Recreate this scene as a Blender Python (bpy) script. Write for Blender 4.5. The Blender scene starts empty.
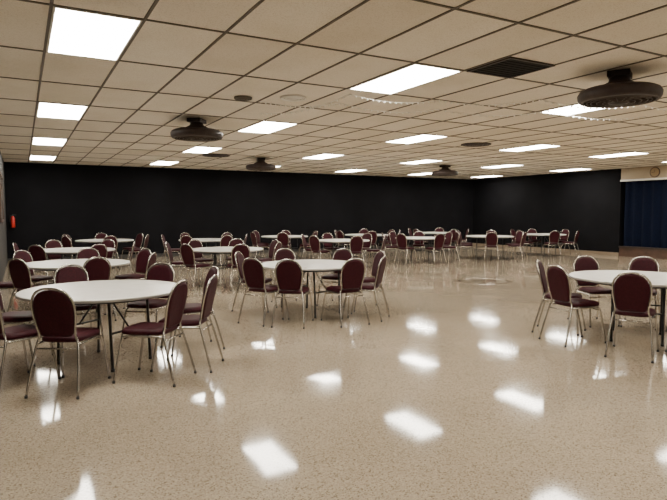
import bpy, bmesh, math, random
from mathutils import Vector, Matrix
random.seed(7)
S = bpy.context.scene
COL = S.collection
CEIL = 3.03

# ---------------------------------------------------------------- materials
def mat(name, color, rough=0.6, metal=0.0, spec=0.5, coat=0.0):
    m = bpy.data.materials.new(name); m.use_nodes = True
    b = m.node_tree.nodes['Principled BSDF']
    b.inputs['Base Color'].default_value = (*color, 1)
    b.inputs['Roughness'].default_value = rough
    b.inputs['Metallic'].default_value = metal
    b.inputs['Specular IOR Level'].default_value = spec
    b.inputs['Coat Weight'].default_value = coat
    return m

def noise_mat(name, c1, c2, scale=20, rough=0.6, metal=0.0, bump=0.0, spec=0.5, detail=4):
    m = mat(name, c1, rough, metal, spec)
    nt = m.node_tree; n = nt.nodes; l = nt.links
    b = n['Principled BSDF']
    tc = n.new('ShaderNodeTexCoord')
    nz = n.new('ShaderNodeTexNoise'); nz.inputs['Scale'].default_value = scale
    nz.inputs['Detail'].default_value = detail
    cr = n.new('ShaderNodeValToRGB')
    cr.color_ramp.elements[0].position = 0.35; cr.color_ramp.elements[0].color = (*c1, 1)
    cr.color_ramp.elements[1].position = 0.65; cr.color_ramp.elements[1].color = (*c2, 1)
    l.new(tc.outputs['Object'], nz.inputs['Vector'])
    l.new(nz.outputs['Fac'], cr.inputs['Fac'])
    l.new(cr.outputs['Color'], b.inputs['Base Color'])
    if bump:
        bp = n.new('ShaderNodeBump'); bp.inputs['Strength'].default_value = bump
        bp.inputs['Distance'].default_value = 0.004
        l.new(nz.outputs['Fac'], bp.inputs['Height']); l.new(bp.outputs['Normal'], b.inputs['Normal'])
    return m

M_FABRIC = noise_mat('burgundy_vinyl', (0.024, 0.0020, 0.0050), (0.037, 0.0033, 0.0078), 60, 0.6, 0, 0.15, spec=0.18)
M_CHROME = mat('silver_frame', (0.42, 0.40, 0.37), 0.27, 0.95)
M_BLACK = mat('black_paint', (0.010, 0.010, 0.011), 0.45)
M_VENT = mat('vent_black', (0.004, 0.004, 0.004), 0.7, spec=0.15)
M_TOP = noise_mat('white_laminate', (0.72, 0.70, 0.66), (0.77, 0.75, 0.71), 8, 0.25)
M_RIM = mat('grey_edge', (0.42, 0.41, 0.39), 0.5)
M_BACKWALL = noise_mat('black_wall_paint', (0.0034, 0.0034, 0.0046), (0.005, 0.005, 0.0066), 2.0, 0.85, spec=0.12)
M_LEFTWALL = noise_mat('grey_wall_paint', (0.030, 0.029, 0.028), (0.042, 0.040, 0.038), 2.0, 0.7)
M_BEIGE = noise_mat('beige_wall_paint', (0.36, 0.29, 0.20), (0.40, 0.33, 0.23), 2.0, 0.7)
M_GRID = mat('ceiling_grid_brown', (0.085, 0.068, 0.050), 0.6)
M_FAN = noise_mat('dark_fan_plastic', (0.028, 0.018, 0.016), (0.040, 0.027, 0.023), 12, 0.5, spec=0.3)
M_FAN2 = mat('fan_blade', (0.08, 0.06, 0.05), 0.5)
M_WOOD = noise_mat('dark_wood', (0.05, 0.025, 0.015), (0.08, 0.04, 0.025), 6, 0.45)
M_NAVY = noise_mat('navy_curtain', (0.002, 0.004, 0.013), (0.003, 0.006, 0.019), 30, 0.9, spec=0.1)
M_RED = mat('extinguisher_red', (0.40, 0.02, 0.015), 0.35)
M_WHITE = mat('white_trim', (0.75, 0.73, 0.68), 0.5)

TX, TY = .662, 1.372
GX, GY = .575, 5.416      # centre of the first light panel

def ceiling_mat():
    m = mat('ceiling_tile', (0.75, 0.68, 0.56), 0.9, spec=0.1)
    nt = m.node_tree; n = nt.nodes; l = nt.links; b = n['Principled BSDF']
    tc = n.new('ShaderNodeTexCoord')
    mp = n.new('ShaderNodeVectorMath'); mp.operation = 'SUBTRACT'
    mp.inputs[1].default_value = (GX-TX/2, GY-TY/2, 0)
    dv = n.new('ShaderNodeVectorMath'); dv.operation = 'DIVIDE'
    dv.inputs[1].default_value = (TX, TY, 1000)
    fl = n.new('ShaderNodeVectorMath'); fl.operation = 'FLOOR'
    wn = n.new('ShaderNodeTexWhiteNoise'); wn.noise_dimensions = '2D'
    l.new(tc.outputs['Object'], mp.inputs[0]); l.new(mp.outputs[0], dv.inputs[0])
    l.new(dv.outputs[0], fl.inputs[0]); l.new(fl.outputs[0], wn.inputs['Vector'])
    cr = n.new('ShaderNodeValToRGB')
    cr.color_ramp.elements[0].color = (0.72, 0.665, 0.575, 1)
    cr.color_ramp.elements[1].color = (0.82, 0.77, 0.68, 1)
    l.new(wn.outputs['Value'], cr.inputs['Fac'])
    nz = n.new('ShaderNodeTexNoise'); nz.inputs['Scale'].default_value = 90; nz.inputs['Detail'].default_value = 3
    l.new(tc.outputs['Object'], nz.inputs['Vector'])
    r2 = n.new('ShaderNodeValToRGB')
    r2.color_ramp.elements[0].position = 0.30; r2.color_ramp.elements[0].color = (0.80, 0.78, 0.75, 1)
    r2.color_ramp.elements[1].position = 0.50; r2.color_ramp.elements[1].color = (1, 1, 1, 1)
    l.new(nz.outputs['Fac'], r2.inputs['Fac'])
    n4 = n.new('ShaderNodeTexNoise'); n4.inputs['Scale'].default_value = 1.1; n4.inputs['Detail'].default_value = 4
    l.new(tc.outputs['Object'], n4.inputs['Vector'])
    r4 = n.new('ShaderNodeValToRGB')
    r4.color_ramp.elements[0].position = 0.35; r4.color_ramp.elements[0].color = (0.93, 0.92, 0.89, 1)
    r4.color_ramp.elements[1].position = 0.55; r4.color_ramp.elements[1].color = (1, 1, 1, 1)
    l.new(n4.outputs['Fac'], r4.inputs['Fac'])
    mx = n.new('ShaderNodeMix'); mx.data_type = 'RGBA'; mx.blend_type = 'MULTIPLY'
    mx.inputs[0].default_value = 1
    l.new(cr.outputs['Color'], mx.inputs[6]); l.new(r2.outputs['Color'], mx.inputs[7])
    m2 = n.new('ShaderNodeMix'); m2.data_type = 'RGBA'; m2.blend_type = 'MULTIPLY'
    m2.inputs[0].default_value = 1
    l.new(mx.outputs[2], m2.inputs[6]); l.new(r4.outputs['Color'], m2.inputs[7])
    l.new(m2.outputs[2], b.inputs['Base Color'])
    return m
M_CEIL = ceiling_mat()

def floor_mat():
    m = mat('polished_terrazzo', (0.4, 0.33, 0.24), 0.06, spec=0.5)
    nt = m.node_tree; n = nt.nodes; l = nt.links; b = n['Principled BSDF']
    tc = n.new('ShaderNodeTexCoord')
    big = n.new('ShaderNodeTexNoise'); big.inputs['Scale'].default_value = 0.55; big.inputs['Detail'].default_value = 5
    l.new(tc.outputs['Object'], big.inputs['Vector'])
    c1 = n.new('ShaderNodeValToRGB')
    c1.color_ramp.elements[0].position = 0.3; c1.color_ramp.elements[0].color = (0.305, 0.250, 0.182, 1)
    c1.color_ramp.elements[1].position = 0.7; c1.color_ramp.elements[1].color = (0.375, 0.315, 0.237, 1)
    l.new(big.outputs['Fac'], c1.inputs['Fac'])
    vo = n.new('ShaderNodeTexVoronoi'); vo.inputs['Scale'].default_value = 130
    l.new(tc.outputs['Object'], vo.inputs['Vector'])
    sep = n.new('ShaderNodeSeparateColor'); l.new(vo.outputs['Color'], sep.inputs[0])
    c2 = n.new('ShaderNodeValToRGB'); c2.color_ramp.interpolation = 'CONSTANT'
    e = c2.color_ramp.elements
    e[0].position = 0; e[0].color = (0.50, 0.46, 0.42, 1)
    e[1].position = 0.10; e[1].color = (0.83, 0.81, 0.79, 1)
    a = e.new(0.3); a.color = (1, 1, 1, 1)
    a = e.new(0.85); a.color = (1.18, 1.18, 1.18, 1)
    l.new(sep.outputs[0], c2.inputs['Fac'])
    mx = n.new('ShaderNodeMix'); mx.data_type = 'RGBA'; mx.blend_type = 'MULTIPLY'; mx.inputs[0].default_value = 1
    l.new(c1.outputs['Color'], mx.inputs[6]); l.new(c2.outputs['Color'], mx.inputs[7])
    l.new(mx.outputs[2], b.inputs['Base Color'])
    rg = n.new('ShaderNodeMapRange'); rg.inputs['To Min'].default_value = 0.03; rg.inputs['To Max'].default_value = 0.10
    n2 = n.new('ShaderNodeTexNoise'); n2.inputs['Scale'].default_value = 3; n2.inputs['Detail'].default_value = 6
    l.new(tc.outputs['Object'], n2.inputs['Vector'])
    l.new(n2.outputs['Fac'], rg.inputs['Value']); l.new(rg.outputs[0], b.inputs['Roughness'])
    n3 = n.new('ShaderNodeTexNoise'); n3.inputs['Scale'].default_value = 2.2; n3.inputs['Detail'].default_value = 1
    l.new(tc.outputs['Object'], n3.inputs['Vector'])
    bp = n.new('ShaderNodeBump'); bp.inputs['Strength'].default_value = 0.10; bp.inputs['Distance'].default_value = 0.006
    l.new(n3.outputs['Fac'], bp.inputs['Height']); l.new(bp.outputs['Normal'], b.inputs['Normal'])
    return m
M_FLOOR = floor_mat()

def emis(name, col, strength):
    m = bpy.data.materials.new(name); m.use_nodes = True
    nt = m.node_tree; b = nt.nodes['Principled BSDF']
    b.inputs['Base Color'].default_value = (0.9, 0.9, 0.85, 1)
    b.inputs['Emission Color'].default_value = (*col, 1)
    b.inputs['Emission Strength'].default_value = strength
    return m
M_LIGHT = emis('fluorescent_diffuser', (1.0, 0.935, 0.815), 36.0)
M_BULB = mat('clear_bulb', (0.85, 0.83, 0.78), 0.3)

# ---------------------------------------------------------------- mesh helpers
def new_obj(name, bm, mats, smooth=None):
    me = bpy.data.meshes.new(name)
    bm.normal_update(); bm.to_mesh(me); bm.free()
    for m in mats: me.materials.append(m)
    o = bpy.data.objects.new(name, me); COL.objects.link(o)
    return o

def add_box(bm, x0, x1, y0, y1, z0, z1, mi=0):
    v = [bm.verts.new(p) for p in ((x0,y0,z0),(x1,y0,z0),(x1,y1,z0),(x0,y1,z0),(x0,y0,z1),(x1,y0,z1),(x1,y1,z1),(x0,y1,z1))]
    for f in ((3,2,1,0),(4,5,6,7),(0,1,5,4),(1,2,6,5),(2,3,7,6),(3,0,4,7)):
        fa = bm.faces.new([v[i] for i in f]); fa.material_index = mi

def box_obj(name, dims, m):
    bm = bmesh.new(); add_box(bm, *dims); return new_obj(name, bm, [m])

def tube(bm, pts, r, mi=0, seg=8, closed=False):
    pts = [Vector(p) for p in pts]
    n = len(pts); rings = []
    prev = None
    for i, p in enumerate(pts):
        if closed: t = pts[(i+1) % n] - pts[i-1]
        else: t = pts[min(i+1, n-1)] - pts[max(i-1, 0)]
        t.normalize()
        if prev is None:
            a = Vector((0, 0, 1)) if abs(t.z) < 0.9 else Vector((1, 0, 0))
            u = t.cross(a).normalized()
        else:
            u = (prev - t * prev.dot(t)).normalized()
        prev = u
        w = t.cross(u)
        rings.append([bm.verts.new(p + (u*math.cos(k*2*math.pi/seg) + w*math.sin(k*2*math.pi/seg)) * r) for k in range(seg)])
    for i in range(n if closed else n-1):
        A = rings[i]; B = rings[(i+1) % n]
        for k in range(seg):
            f = bm.faces.new((A[k], A[(k+1) % seg], B[(k+1) % seg], B[k])); f.smooth = True; f.material_index = mi
    if not closed:
        f = bm.faces.new(rings[0][::-1]); f.material_index = mi
        f = bm.faces.new(rings[-1]); f.material_index = mi

def slab(bm, outline, layers, mapf, mi=0, side_mi=None):
    n = len(outline); rings = []
    ol = [Vector(p) for p in outline]
    nr = []
    for i in range(n):
        t = (ol[(i+1) % n] - ol[i-1]).normalized()
        nr.append(Vector((t.y, -t.x)))
    for ins, h in layers:
        rings.append([bm.verts.new(mapf(*(ol[i] - nr[i]*ins), h)) for i in range(n)])
    for a in range(len(rings)-1):
        for i in range(n):
            f = bm.faces.new((rings[a][i], rings[a][(i+1) % n], rings[a+1][(i+1) % n], rings[a+1][i]))
            f.smooth = True; f.material_index = mi if side_mi is None else side_mi
    f = bm.faces.new(rings[0][::-1]); f.material_index = mi; f.smooth = False
    f = bm.faces.new(rings[-1]); f.material_index = mi; f.smooth = False

def spline(pts, sub=5):
    P = [Vector(p) for p in pts]; out = []
    for i in range(len(P)-1):
        p0 = P[max(i-1, 0)]; p1 = P[i]; p2 = P[i+1]; p3 = P[min(i+2, len(P)-1)]
        for k in range(sub):
            t = k/sub
            out.append(0.5*((2*p1) + (p2-p0)*t + (2*p0-5*p1+4*p2-p3)*t*t + (3*p1-p0-3*p2+p3)*t**3))
    out.append(P[-1]); return out

def ring_profile(bm, prof, seg=48, mi=0, cx=0, cy=0, closed=False):
    rings = []
    for r, z in prof:
        rings.append([bm.verts.new((cx + r*math.cos(k*2*math.pi/seg), cy + r*math.sin(k*2*math.pi/seg), z)) for k in range(seg)])
    m = len(rings)
    for a in range(m if closed else m-1):
        A = rings[a]; B = rings[(a+1) % m]
        for k in range(seg):
            f = bm.faces.new((A[k], A[(k+1) % seg], B[(k+1) % seg], B[k])); f.smooth = True; f.material_index = mi
    return rings

# ---------------------------------------------------------------- room shell
X0, X1, Y0, Y1 = -3.6, 18.2, -3.0, 19.7
WL = -0.40
SY = 12.4
box_obj('floor', (X0-.2, 21.5, Y0-.2, Y1+.2, -0.1, 0.0), M_FLOOR)
box_obj('ceiling', (X0-.2, 21.5, Y0-.2, Y1+.2, CEIL, CEIL+0.1), M_CEIL)
box_obj('wall_back', (WL-.15, X1+.2, Y1, Y1+.2, 0, CEIL), M_BACKWALL)
box_obj('wall_front', (X0-.2, 21.5, Y0-.2, Y0, 0, CEIL), M_BEIGE)
box_obj('wall_left', (WL-.15, WL, 11.5, Y1, 0, CEIL), M_LEFTWALL)
box_obj('wall_recess_return', (X0, WL-.15, 11.5, 11.65, 0, CEIL), M_LEFTWALL)
box_obj('wall_recess_left', (X0-.2, X0, Y0, 11.65, 0, CEIL), M_LEFTWALL)
box_obj('wall_right', (X1, X1+.2, SY, Y1, 0, CEIL), M_BACKWALL)
box_obj('wall_stage_header', (X1, X1+.2, 2.0, SY, 2.62, CEIL), M_BEIGE)
box_obj('wall_right_front', (X1, X1+.2, Y0, 2.0, 0, CEIL), M_BEIGE)
box_obj('wall_stage_rear', (21.3, 21.5, Y0, SY+.2, 0, CEIL), M_BACKWALL)
box_obj('wall_stage_side', (X1+.2, 21.3, SY, SY+.2, 0, CEIL), M_BACKWALL)
box_obj('baseboard_back', (WL, X1, Y1-.02, Y1, 0, .12), mat('base_black', (.02,.019,.018), .4))
box_obj('baseboard_right', (X1-.02, X1, SY, Y1-.02, 0, .12), mat('base_brown', (.22,.17,.12), .4))
bm = bmesh.new()
add_box(bm, X1+.01, 21.29, 2.01, SY-.01, 0, .34, 0)
add_box(bm, X1-.03, X1+.01, 2.01, SY-.01, .30, .36, 1)
new_obj('stage_platform', bm, [M_WOOD, mat('stage_nosing', (.03,.02,.015), .4)])
box_obj('trim_1', (X1-.04, X1, 2.0, SY, 2.58, 2.64), M_WHITE)
bm = bmesh.new()
N = 260; cols = []
for i in range(N+1):
    y = 2.1 + (SY-.08-2.1)*i/N
    xo = X1+.13 + .045*math.sin(i*0.75) + .012*math.sin(i*0.31)
    cols.append([bm.verts.new((xo, y, .345)), bm.verts.new((xo-.01, y, 1.4)), bm.verts.new((X1+.13+.03*math.sin(i*.75), y, 2.615))])
for i in range(N):
    for k in range(2):
        f = bm.faces.new((cols[i][k], cols[i+1][k], cols[i+1][k+1], cols[i][k+1])); f.smooth = True
new_obj('stage_curtain', bm, [M_NAVY])

# ceiling grid
bm = bmesh.new()
W = .012
x = GX-TX/2 - TX*5
while x < X1:
    if x > X0: add_box(bm, x-W, x+W, Y0, Y1, CEIL-.008, CEIL)
    x += TX
y = GY-TY/2 - TY*5
while y < Y1:
    if y > Y0: add_box(bm, X0, X1, y-W, y+W, CEIL-.0085, CEIL-.0002)
    y += TY
new_obj('ceiling_grid', bm, [M_GRID])

def panel_mesh():
    bm = bmesh.new()
    hx, hy = TX/2-.016, TY/2-.016
    add_box(bm, -hx+.015, hx-.015, -hy+.015, hy-.015, -.010, -.002, 0)
    for d in ((-hx, -hx+.015, -hy, hy), (hx-.015, hx, -hy, hy), (-hx+.015, hx-.015, -hy, -hy+.015), (-hx+.015, hx-.015, hy-.015, hy)):
        add_box(bm, *d, -.013, 0, 1)
    return new_obj('ceiling_light_panel', bm, [M_LIGHT, M_WHITE])
first = panel_mesh(); cnt = 0
for j in range(-1, 4):  # first row is out of view above the camera, added for lighting
    for k in range(0, 6):
        o = first if cnt == 0 else bpy.data.objects.new('ceiling_light_panel', first.data)
        if cnt: COL.objects.link(o)
        o.location = (GX + TX*5*k, GY + TY*3*j, CEIL-.0002); cnt += 1

# ---------------------------------------------------------------- chair
def chair_mesh():
    bm = bmesh.new()
    ol = []
    for k in range(28):
        a = 2*math.pi*k/28
        c, s = math.cos(a), math.sin(a)
        px = .205*math.copysign(abs(c)**.5, c); py = .215*math.copysign(abs(s)**.5, s)
        px *= 1 - .12*(.215-py)/.43
        ol.append((px, py+.015))
    slab(bm, ol, [(.03, .428), (.008, .434), (0, .448), (.004, .466), (.02, .478), (.055, .486)], lambda a, b, h: (a, b, h), 0)
    T = math.radians(13); ct, st = math.cos(T), math.sin(T)
    def mp(a, s, n): return (a, -.205 - s*st + n*ct + .35*a*a, .485 + s*ct + n*st)
    half = [(.0, .0), (.09, .0), (.126, .008), (.141, .03), (.151, .09), (.163, .17), (.167, .24), (.160, .30), (.140, .345), (.106, .382), (.058, .402), (0, .409)]
    out = half + [(-a, b) for a, b in half[-2:0:-1]]
    slab(bm, out, [(.022, -.018), (.006, -.015), (0, -.006), (0, .006), (.006, .017), (.025, .024)], mp, 0)
    r = .0102
    hp = [(.152, .03), (.162, .09), (.174, .17), (.178, .24), (.171, .305), (.150, .354), (.114, .393), (.063, .414), (0, .421)]
    rp = [Vector(mp(a, b, -.002)) for a, b in hp]
    lp = [Vector((-p.x, p.y, p.z)) for p in rp]
    path = [(.215, -.315, .008), (.195, -.252, .25), (.174, -.205, .42), (.158, -.198, .47)] + rp + lp[-2::-1] + [(-.158, -.198, .47), (-.174, -.205, .42), (-.195, -.252, .25), (-.215, -.315, .008)]
    tube(bm, spline(path, 3), r, 1)
    for sx in (1, -1):
        tube(bm, spline([(sx*.215, .260, .008), (sx*.202, .220, .22), (sx*.190, .185, .385), (sx*.185, .14, .418), (sx*.182, 0, .420), (sx*.174, -.20, .420)], 4), r, 1)
        for py in (-.315, .260):
            tube(bm, [(sx*.215, py, 0), (sx*.2145, py*.995, .022)], .0132, 2)
    tube(bm, [(-.190, .185, .385), (.190, .185, .385)], .008, 1, 6)
    tube(bm, [(-.178, -.212, .385), (.178, -.212, .385)], .008, 1, 6)
    bmesh.ops.recalc_face_normals(bm, faces=bm.faces)
    me = bpy.data.meshes.new('banquet_chair')
    bm.to_mesh(me); bm.free()
    for m in (M_FABRIC, M_CHROME, M_BLACK): me.materials.append(m)
    return me
CH = chair_mesh()

def table_mesh():
    bm = bmesh.new()
    R = .77; seg = 64
    rings = ring_profile(bm, [(R-.012, .708), (R, .714), (R, .734)], seg, 1)
    r2 = ring_profile(bm, [(R, .734), (R-.003, .739), (R-.010, .742)], seg, 0)
    f = bm.faces.new(r2[-1]); f.material_index = 0
    f = bm.faces.new(rings[0][::-1]); f.material_index = 1
    ring_profile(bm, [(.60, .709), (.60, .675), (.585, .675), (.585, .709)], 40, 2)
    for sx in (1, -1):
        for sy in (1, -1):
            tube(bm, spline([(sx*.32, sy*.26, .70), (sx*.33, sy*.26, .5), (sx*.35, sy*.26, .012)], 3), .014, 2)
            tube(bm, [(sx*.35, sy*.26, 0), (sx*.35, sy*.26, .03)], .018, 2)
        tube(bm, [(sx*.337, -.26, .36), (sx*.337, .26, .36)], .011, 2)
        tube(bm, [(sx*.32, -.30, .695), (sx*.32, .30, .695)], .013, 2)
        tube(bm, [(sx*.334, 0, .36), (sx*.05, 0, .69)], .009, 2)
    add_box(bm, -.45, .45, -.03, .03, .685, .709, 2)
    bmesh.ops.recalc_face_normals(bm, faces=bm.faces)
    me = bpy.data.meshes.new('round_banquet_table'); bm.to_mesh(me); bm.free()
    for m in (M_TOP, M_RIM, M_BLACK): me.materials.append(m)
    return me
TB = table_mesh()

# x, y, chairs as (angle around the table [0 = side nearest the entrance], radius, extra turn)
def even(n, off): return [(off + 360*k/n + random.uniform(-4, 4), .88 + random.uniform(-.02, .06), random.uniform(-9, 9)) for k in range(n)]
tables = [
 (.70, 6.05, [(-19, .84, 6), (-55, .88, -6), (27, .88, -30), (56, .88, -8), (104, .9, 5), (146, .88, 0), (198, .9, 4), (246, .9, -5)]),
 (3.78, 7.55, [(-16, .86, -4), (-45, .90, -12), (31, .88, 5), (60, .88, -8), (112, .9, 3), (152, .88, 0), (203, .9, 4), (250, .9, -6)]),
 (6.44, 4.12, [(-2, .90, 4), (-50, .84, -8), (-86, .84, 4), (-146, .90, 0), (178, .90, 4), (132, .9, 0), (84, .9, 5), (44, .9, -4)]),
 (.72, 9.43, even(7, 15)), (.98, 12.9, even(6, 22)), (2.05, 17.05, even(6, 5)),
 (3.81, 11.6, even(7, 12)), (4.65, 16.0, even(6, 30)), (7.6, 17.1, even(6, 0)), (7.9, 13.8, even(6, 20)),
 (10.7, 16.95, even(6, 10)), (10.8, 14.0, even(7, 25)),
 (13.6, 13.9, even(6, 0)), (14.2, 17.3, even(5, 30)), (16.5, 14.2, even(6, 15))]
for (tx, ty, chs) in tables:
    o = bpy.data.objects.new('round_banquet_table', TB); COL.objects.link(o)
    o.location = (tx, ty, 0)
    cam = math.atan2(-ty, -tx)
    o.rotation_euler = (0, 0, cam + math.radians(random.choice([0, 45])))
    for g, rr, rot in chs:
        a = cam + math.radians(g)
        c = bpy.data.objects.new('banquet_chair', CH); COL.objects.link(c)
        c.location = (tx + rr*math.cos(a), ty + rr*math.sin(a), 0)
        c.rotation_euler = (0, 0, a + math.pi/2 + math.radians(-rot))

# ---------------------------------------------------------------- ceiling fans (enclosed low-profile)
def fan_mesh():
    bm = bmesh.new()
    D = -.055
    add_box(bm, -.14, .14, -.11, .11, -.06, 0, 0)
    ring_profile(bm, [(.10, -.06), (.11, -.10), (.20, -.12+D/2), (.20, -.125+D)], 32, 0)
    ring_profile(bm, [(.20, -.115+D), (.36, -.125+D), (.400, -.145+D), (.42, -.18+D), (.415, -.225+D), (.395, -.255+D), (.37, -.260+D), (.365, -.24+D), (.38, -.20+D), (.365, -.15+D), (.20, -.13+D)], 56, 0, closed=True)
    for rr in (.10, .16, .22, .28, .32, .36):
        tube(bm, [(rr*math.cos(t*math.pi/20), rr*math.sin(t*math.pi/20), D-.258 - .02*(1-rr/.4)) for t in range(40)], .005, 1, 5, True)
    for k in range(16):
        a = k*math.pi/8
        tube(bm, [(.07*math.cos(a), .07*math.sin(a), D-.274), (.37*math.cos(a), .37*math.sin(a), D-.252)], .004, 1, 5)
    h = ring_profile(bm, [(.11, D-.13), (.11, D-.24), (.085, D-.280), (.03, D-.295)], 24, 0)
    bm.faces.new(h[-1])
    for k in range(5):
        a = k*2*math.pi/5
        e1 = Vector((math.cos(a), math.sin(a), 0)); e2 = Vector((-math.sin(a), math.cos(a), 0))
        v = [bm.verts.new(e1*p + e2*q + Vector((0, 0, zz+D))) for p, q, zz in ((.10, -.05, -.18), (.34, -.09, -.175), (.34, .09, -.215), (.10, .05, -.21))]
        v2 = [bm.verts.new(q.co + Vector((0, 0, -.006))) for q in v]
        f = bm.faces.new(v); f.material_index = 1
        f = bm.faces.new(v2[::-1]); f.material_index = 1
        for i in range(4):
            f = bm.faces.new((v[i], v[(i+1) % 4], v2[(i+1) % 4], v2[i])); f.material_index = 1
    bmesh.ops.recalc_face_normals(bm, faces=bm.faces)
    me = bpy.data.meshes.new('ceiling_fan'); bm.to_mesh(me); bm.free()
    for m in (M_FAN, M_FAN2): me.materials.append(m)
    return me
FM = fan_mesh()
for i, (fx, fy) in enumerate([(5.73, 3.96), (2.55, 9.22), (5.9, 14.88), (11.96, 14.26)]):
    o = bpy.data.objects.new('ceiling_fan', FM); COL.objects.link(o)
    o.location = (fx, fy, CEIL-.008); o.rotation_euler = (0, 0, i*.4+.5)

# square dark return vent
bm = bmesh.new()
vx, vy = 4.56, 4.41
add_box(bm, vx-.32, vx+.32, vy-.31, vy+.31, CEIL-.010, CEIL-.009, 0)
for i in range(9):
    yy = vy-.27+i*.0675
    add_box(bm, vx-.30, vx+.30, yy-.004, yy+.004, CEIL-.016, CEIL-.010, 0)
for d in ((vx-.32, vx-.295, vy-.31, vy+.31), (vx+.295, vx+.32, vy-.31, vy+.31), (vx-.295, vx+.295, vy-.31, vy-.285), (vx-.295, vx+.295, vy+.285, vy+.31)):
    add_box(bm, *d, CEIL-.018, CEIL-.0005, 1)
new_obj('air_return_vent', bm, [M_VENT, M_FAN])
for (dx, dy, rad, m) in ((8.9, 9.57, .33, M_FAN), (4.57, 14.7, .36, M_FAN), (2.62, 7.22, .12, M_GRID), (3.2, 6.9, .17, M_WHITE)):
    bm = bmesh.new()
    for q in (1, .75, .5):
        ring_profile(bm, [(rad*q, -.004), (rad*q, -.022-.02*(1-q)), (rad*(q-.07), -.03-.02*(1-q)), (rad*(q-.13), -.012), (rad*(q-.13), -.004)], 32, 0)
    h = ring_profile(bm, [(rad*.3, -.004), (rad*.28, -.03), (rad*.1, -.036)], 24, 0)
    bm.faces.new(h[-1])
    ring_profile(bm, [(rad*1.0, -.010), (.001, -.010)], 32, 0)
    bmesh.ops.recalc_face_normals(bm, faces=bm.faces)
    o = new_obj('round_ceiling_diffuser', bm, [m]); o.location = (dx, dy, CEIL)

# string lights
bm = bmesh.new()
strands = [[(3.25, 8.14), (3.73, 6.32), (4.98, 6.07), (6.1, 5.37), (7.6, 4.93), (9.2, 4.5)],
           [(2.9, 7.3), (3.9, 6.9), (5.4, 6.6), (6.9, 5.9), (8.6, 5.5)]]
for st in strands:
    for (ax, ay), (bx, by) in zip(st[:-1], st[1:]):
        L = math.hypot(bx-ax, by-ay); n = 16
        pts = []
        for i in range(n+1):
            t = i/n
            pts.append(Vector((ax+(bx-ax)*t, ay+(by-ay)*t, CEIL-.014 - .34*t*(1-t)*min(1, L/1.6))))
        tube(bm, pts, .004, 0, 5)
        for p in pts:
            bmesh.ops.create_icosphere(bm, subdivisions=1, radius=.013, matrix=Matrix.Translation(p - Vector((0, 0, .012))))
new_obj('string_lights', bm, [M_BULB])

# floor medallion inlay
bm = bmesh.new()
ring_profile(bm, [(.62, .0005), (.61, .002), (.52, .002), (.51, .0005)], 64, 0, 8.88, 9.26)
r = ring_profile(bm, [(.30, .0005), (.295, .002)], 48, 0, 8.88, 9.26); bm.faces.new(r[-1])
for k in range(8):
    a = k*math.pi/4
    e1 = Vector((math.cos(a), math.sin(a), 0)); e2 = Vector((-math.sin(a), math.cos(a), 0))
    c = Vector((8.88, 9.26, .002))
    bm.faces.new([bm.verts.new(c+e1*.31-e2*.07), bm.verts.new(c+e1*.51), bm.verts.new(c+e1*.31+e2*.07)])
bmesh.ops.recalc_face_normals(bm, faces=bm.faces)
new_obj('floor_medallion', bm, [mat('medallion_inlay', (.16, .125, .085), .08)])

# wall clock
bm = bmesh.new()
ring_profile(bm, [(.17, 0), (.17, .03), (.155, .04), (.145, .03)], 32, 0)
ring_profile(bm, [(.147, .026), (.001, .026)], 32, 1)
add_box(bm, -.005, .005, 0, .11, .027, .031, 0); add_box(bm, 0, .075, -.005, .005, .027, .031, 0)
bmesh.ops.rotate(bm, verts=bm.verts, matrix=Matrix.Rotation(-math.pi/2, 3, 'Y'))
o = new_obj('wall_clock', bm, [M_WOOD, mat('clock_face', (.30, .21, .11), .5)])
o.location = (X1-.002, 11.2, 2.83)

# fire extinguisher
bm = bmesh.new()
h = ring_profile(bm, [(.05, 0), (.058, .01), (.058, .28), (.05, .31), (.03, .33), (.022, .35)], 24, 0)
bm.faces.new(h[0][::-1]); bm.faces.new(h[-1])
add_box(bm, -.02, .02, -.02, .02, .345, .38, 1)
add_box(bm, -.015, .09, -.012, .012, .39, .402, 1); add_box(bm, -.015, .09, -.012, .012, .367, .377, 1)
add_box(bm, -.015, .01, -.012, .012, .377, .39, 1)
tube(bm, spline([(-.02, 0, .365), (-.07, 0, .34), (-.08, 0, .22), (-.07, 0, .08)], 5), .010, 1)
add_box(bm, -.03, .03, .052, .085, .06, .3, 1)
o = new_obj('fire_extinguisher', bm, [M_RED, M_BLACK]); o.location = (-.22, Y1-.088, 1.06)

# framed notice board on left wall
bm = bmesh.new()
WB = WL + .001
add_box(bm, WB, WB+.02, 14.0, 16.0, 1.35, 2.35, 1)
for d in ((13.95, 14.0, 1.3, 2.4), (16.0, 16.05, 1.3, 2.4)): add_box(bm, WB, WB+.035, d[0], d[1], d[2], d[3], 0)
for d in ((1.3, 1.35), (2.35, 2.4)): add_box(bm, WB, WB+.035, 14.0, 16.0, d[0], d[1], 0)
for i, (yy, zz) in enumerate(((14.3, 1.5), (14.9, 1.7), (15.4, 1.45))): add_box(bm, WB+.02, WB+.022, yy, yy+.25, zz, zz+.35, 2)
new_obj('notice_board', bm, [M_WOOD, mat('cork', (.06, .04, .03), .9), M_LEFTWALL])

w = bpy.data.worlds.new('world'); S.world = w; w.use_nodes = True
w.node_tree.nodes['Background'].inputs[0].default_value = (.05, .05, .05, 1)

cd = bpy.data.cameras.new('camera'); cd.sensor_width = 36; cd.lens = 565/667*36
cd.clip_start = .02
co = bpy.data.objects.new('camera', cd); COL.objects.link(co)
co.location = (0, 0, 1.5)
co.rotation_euler = (math.radians(90-3.75), 0, math.radians(-28.9))
S.camera = co
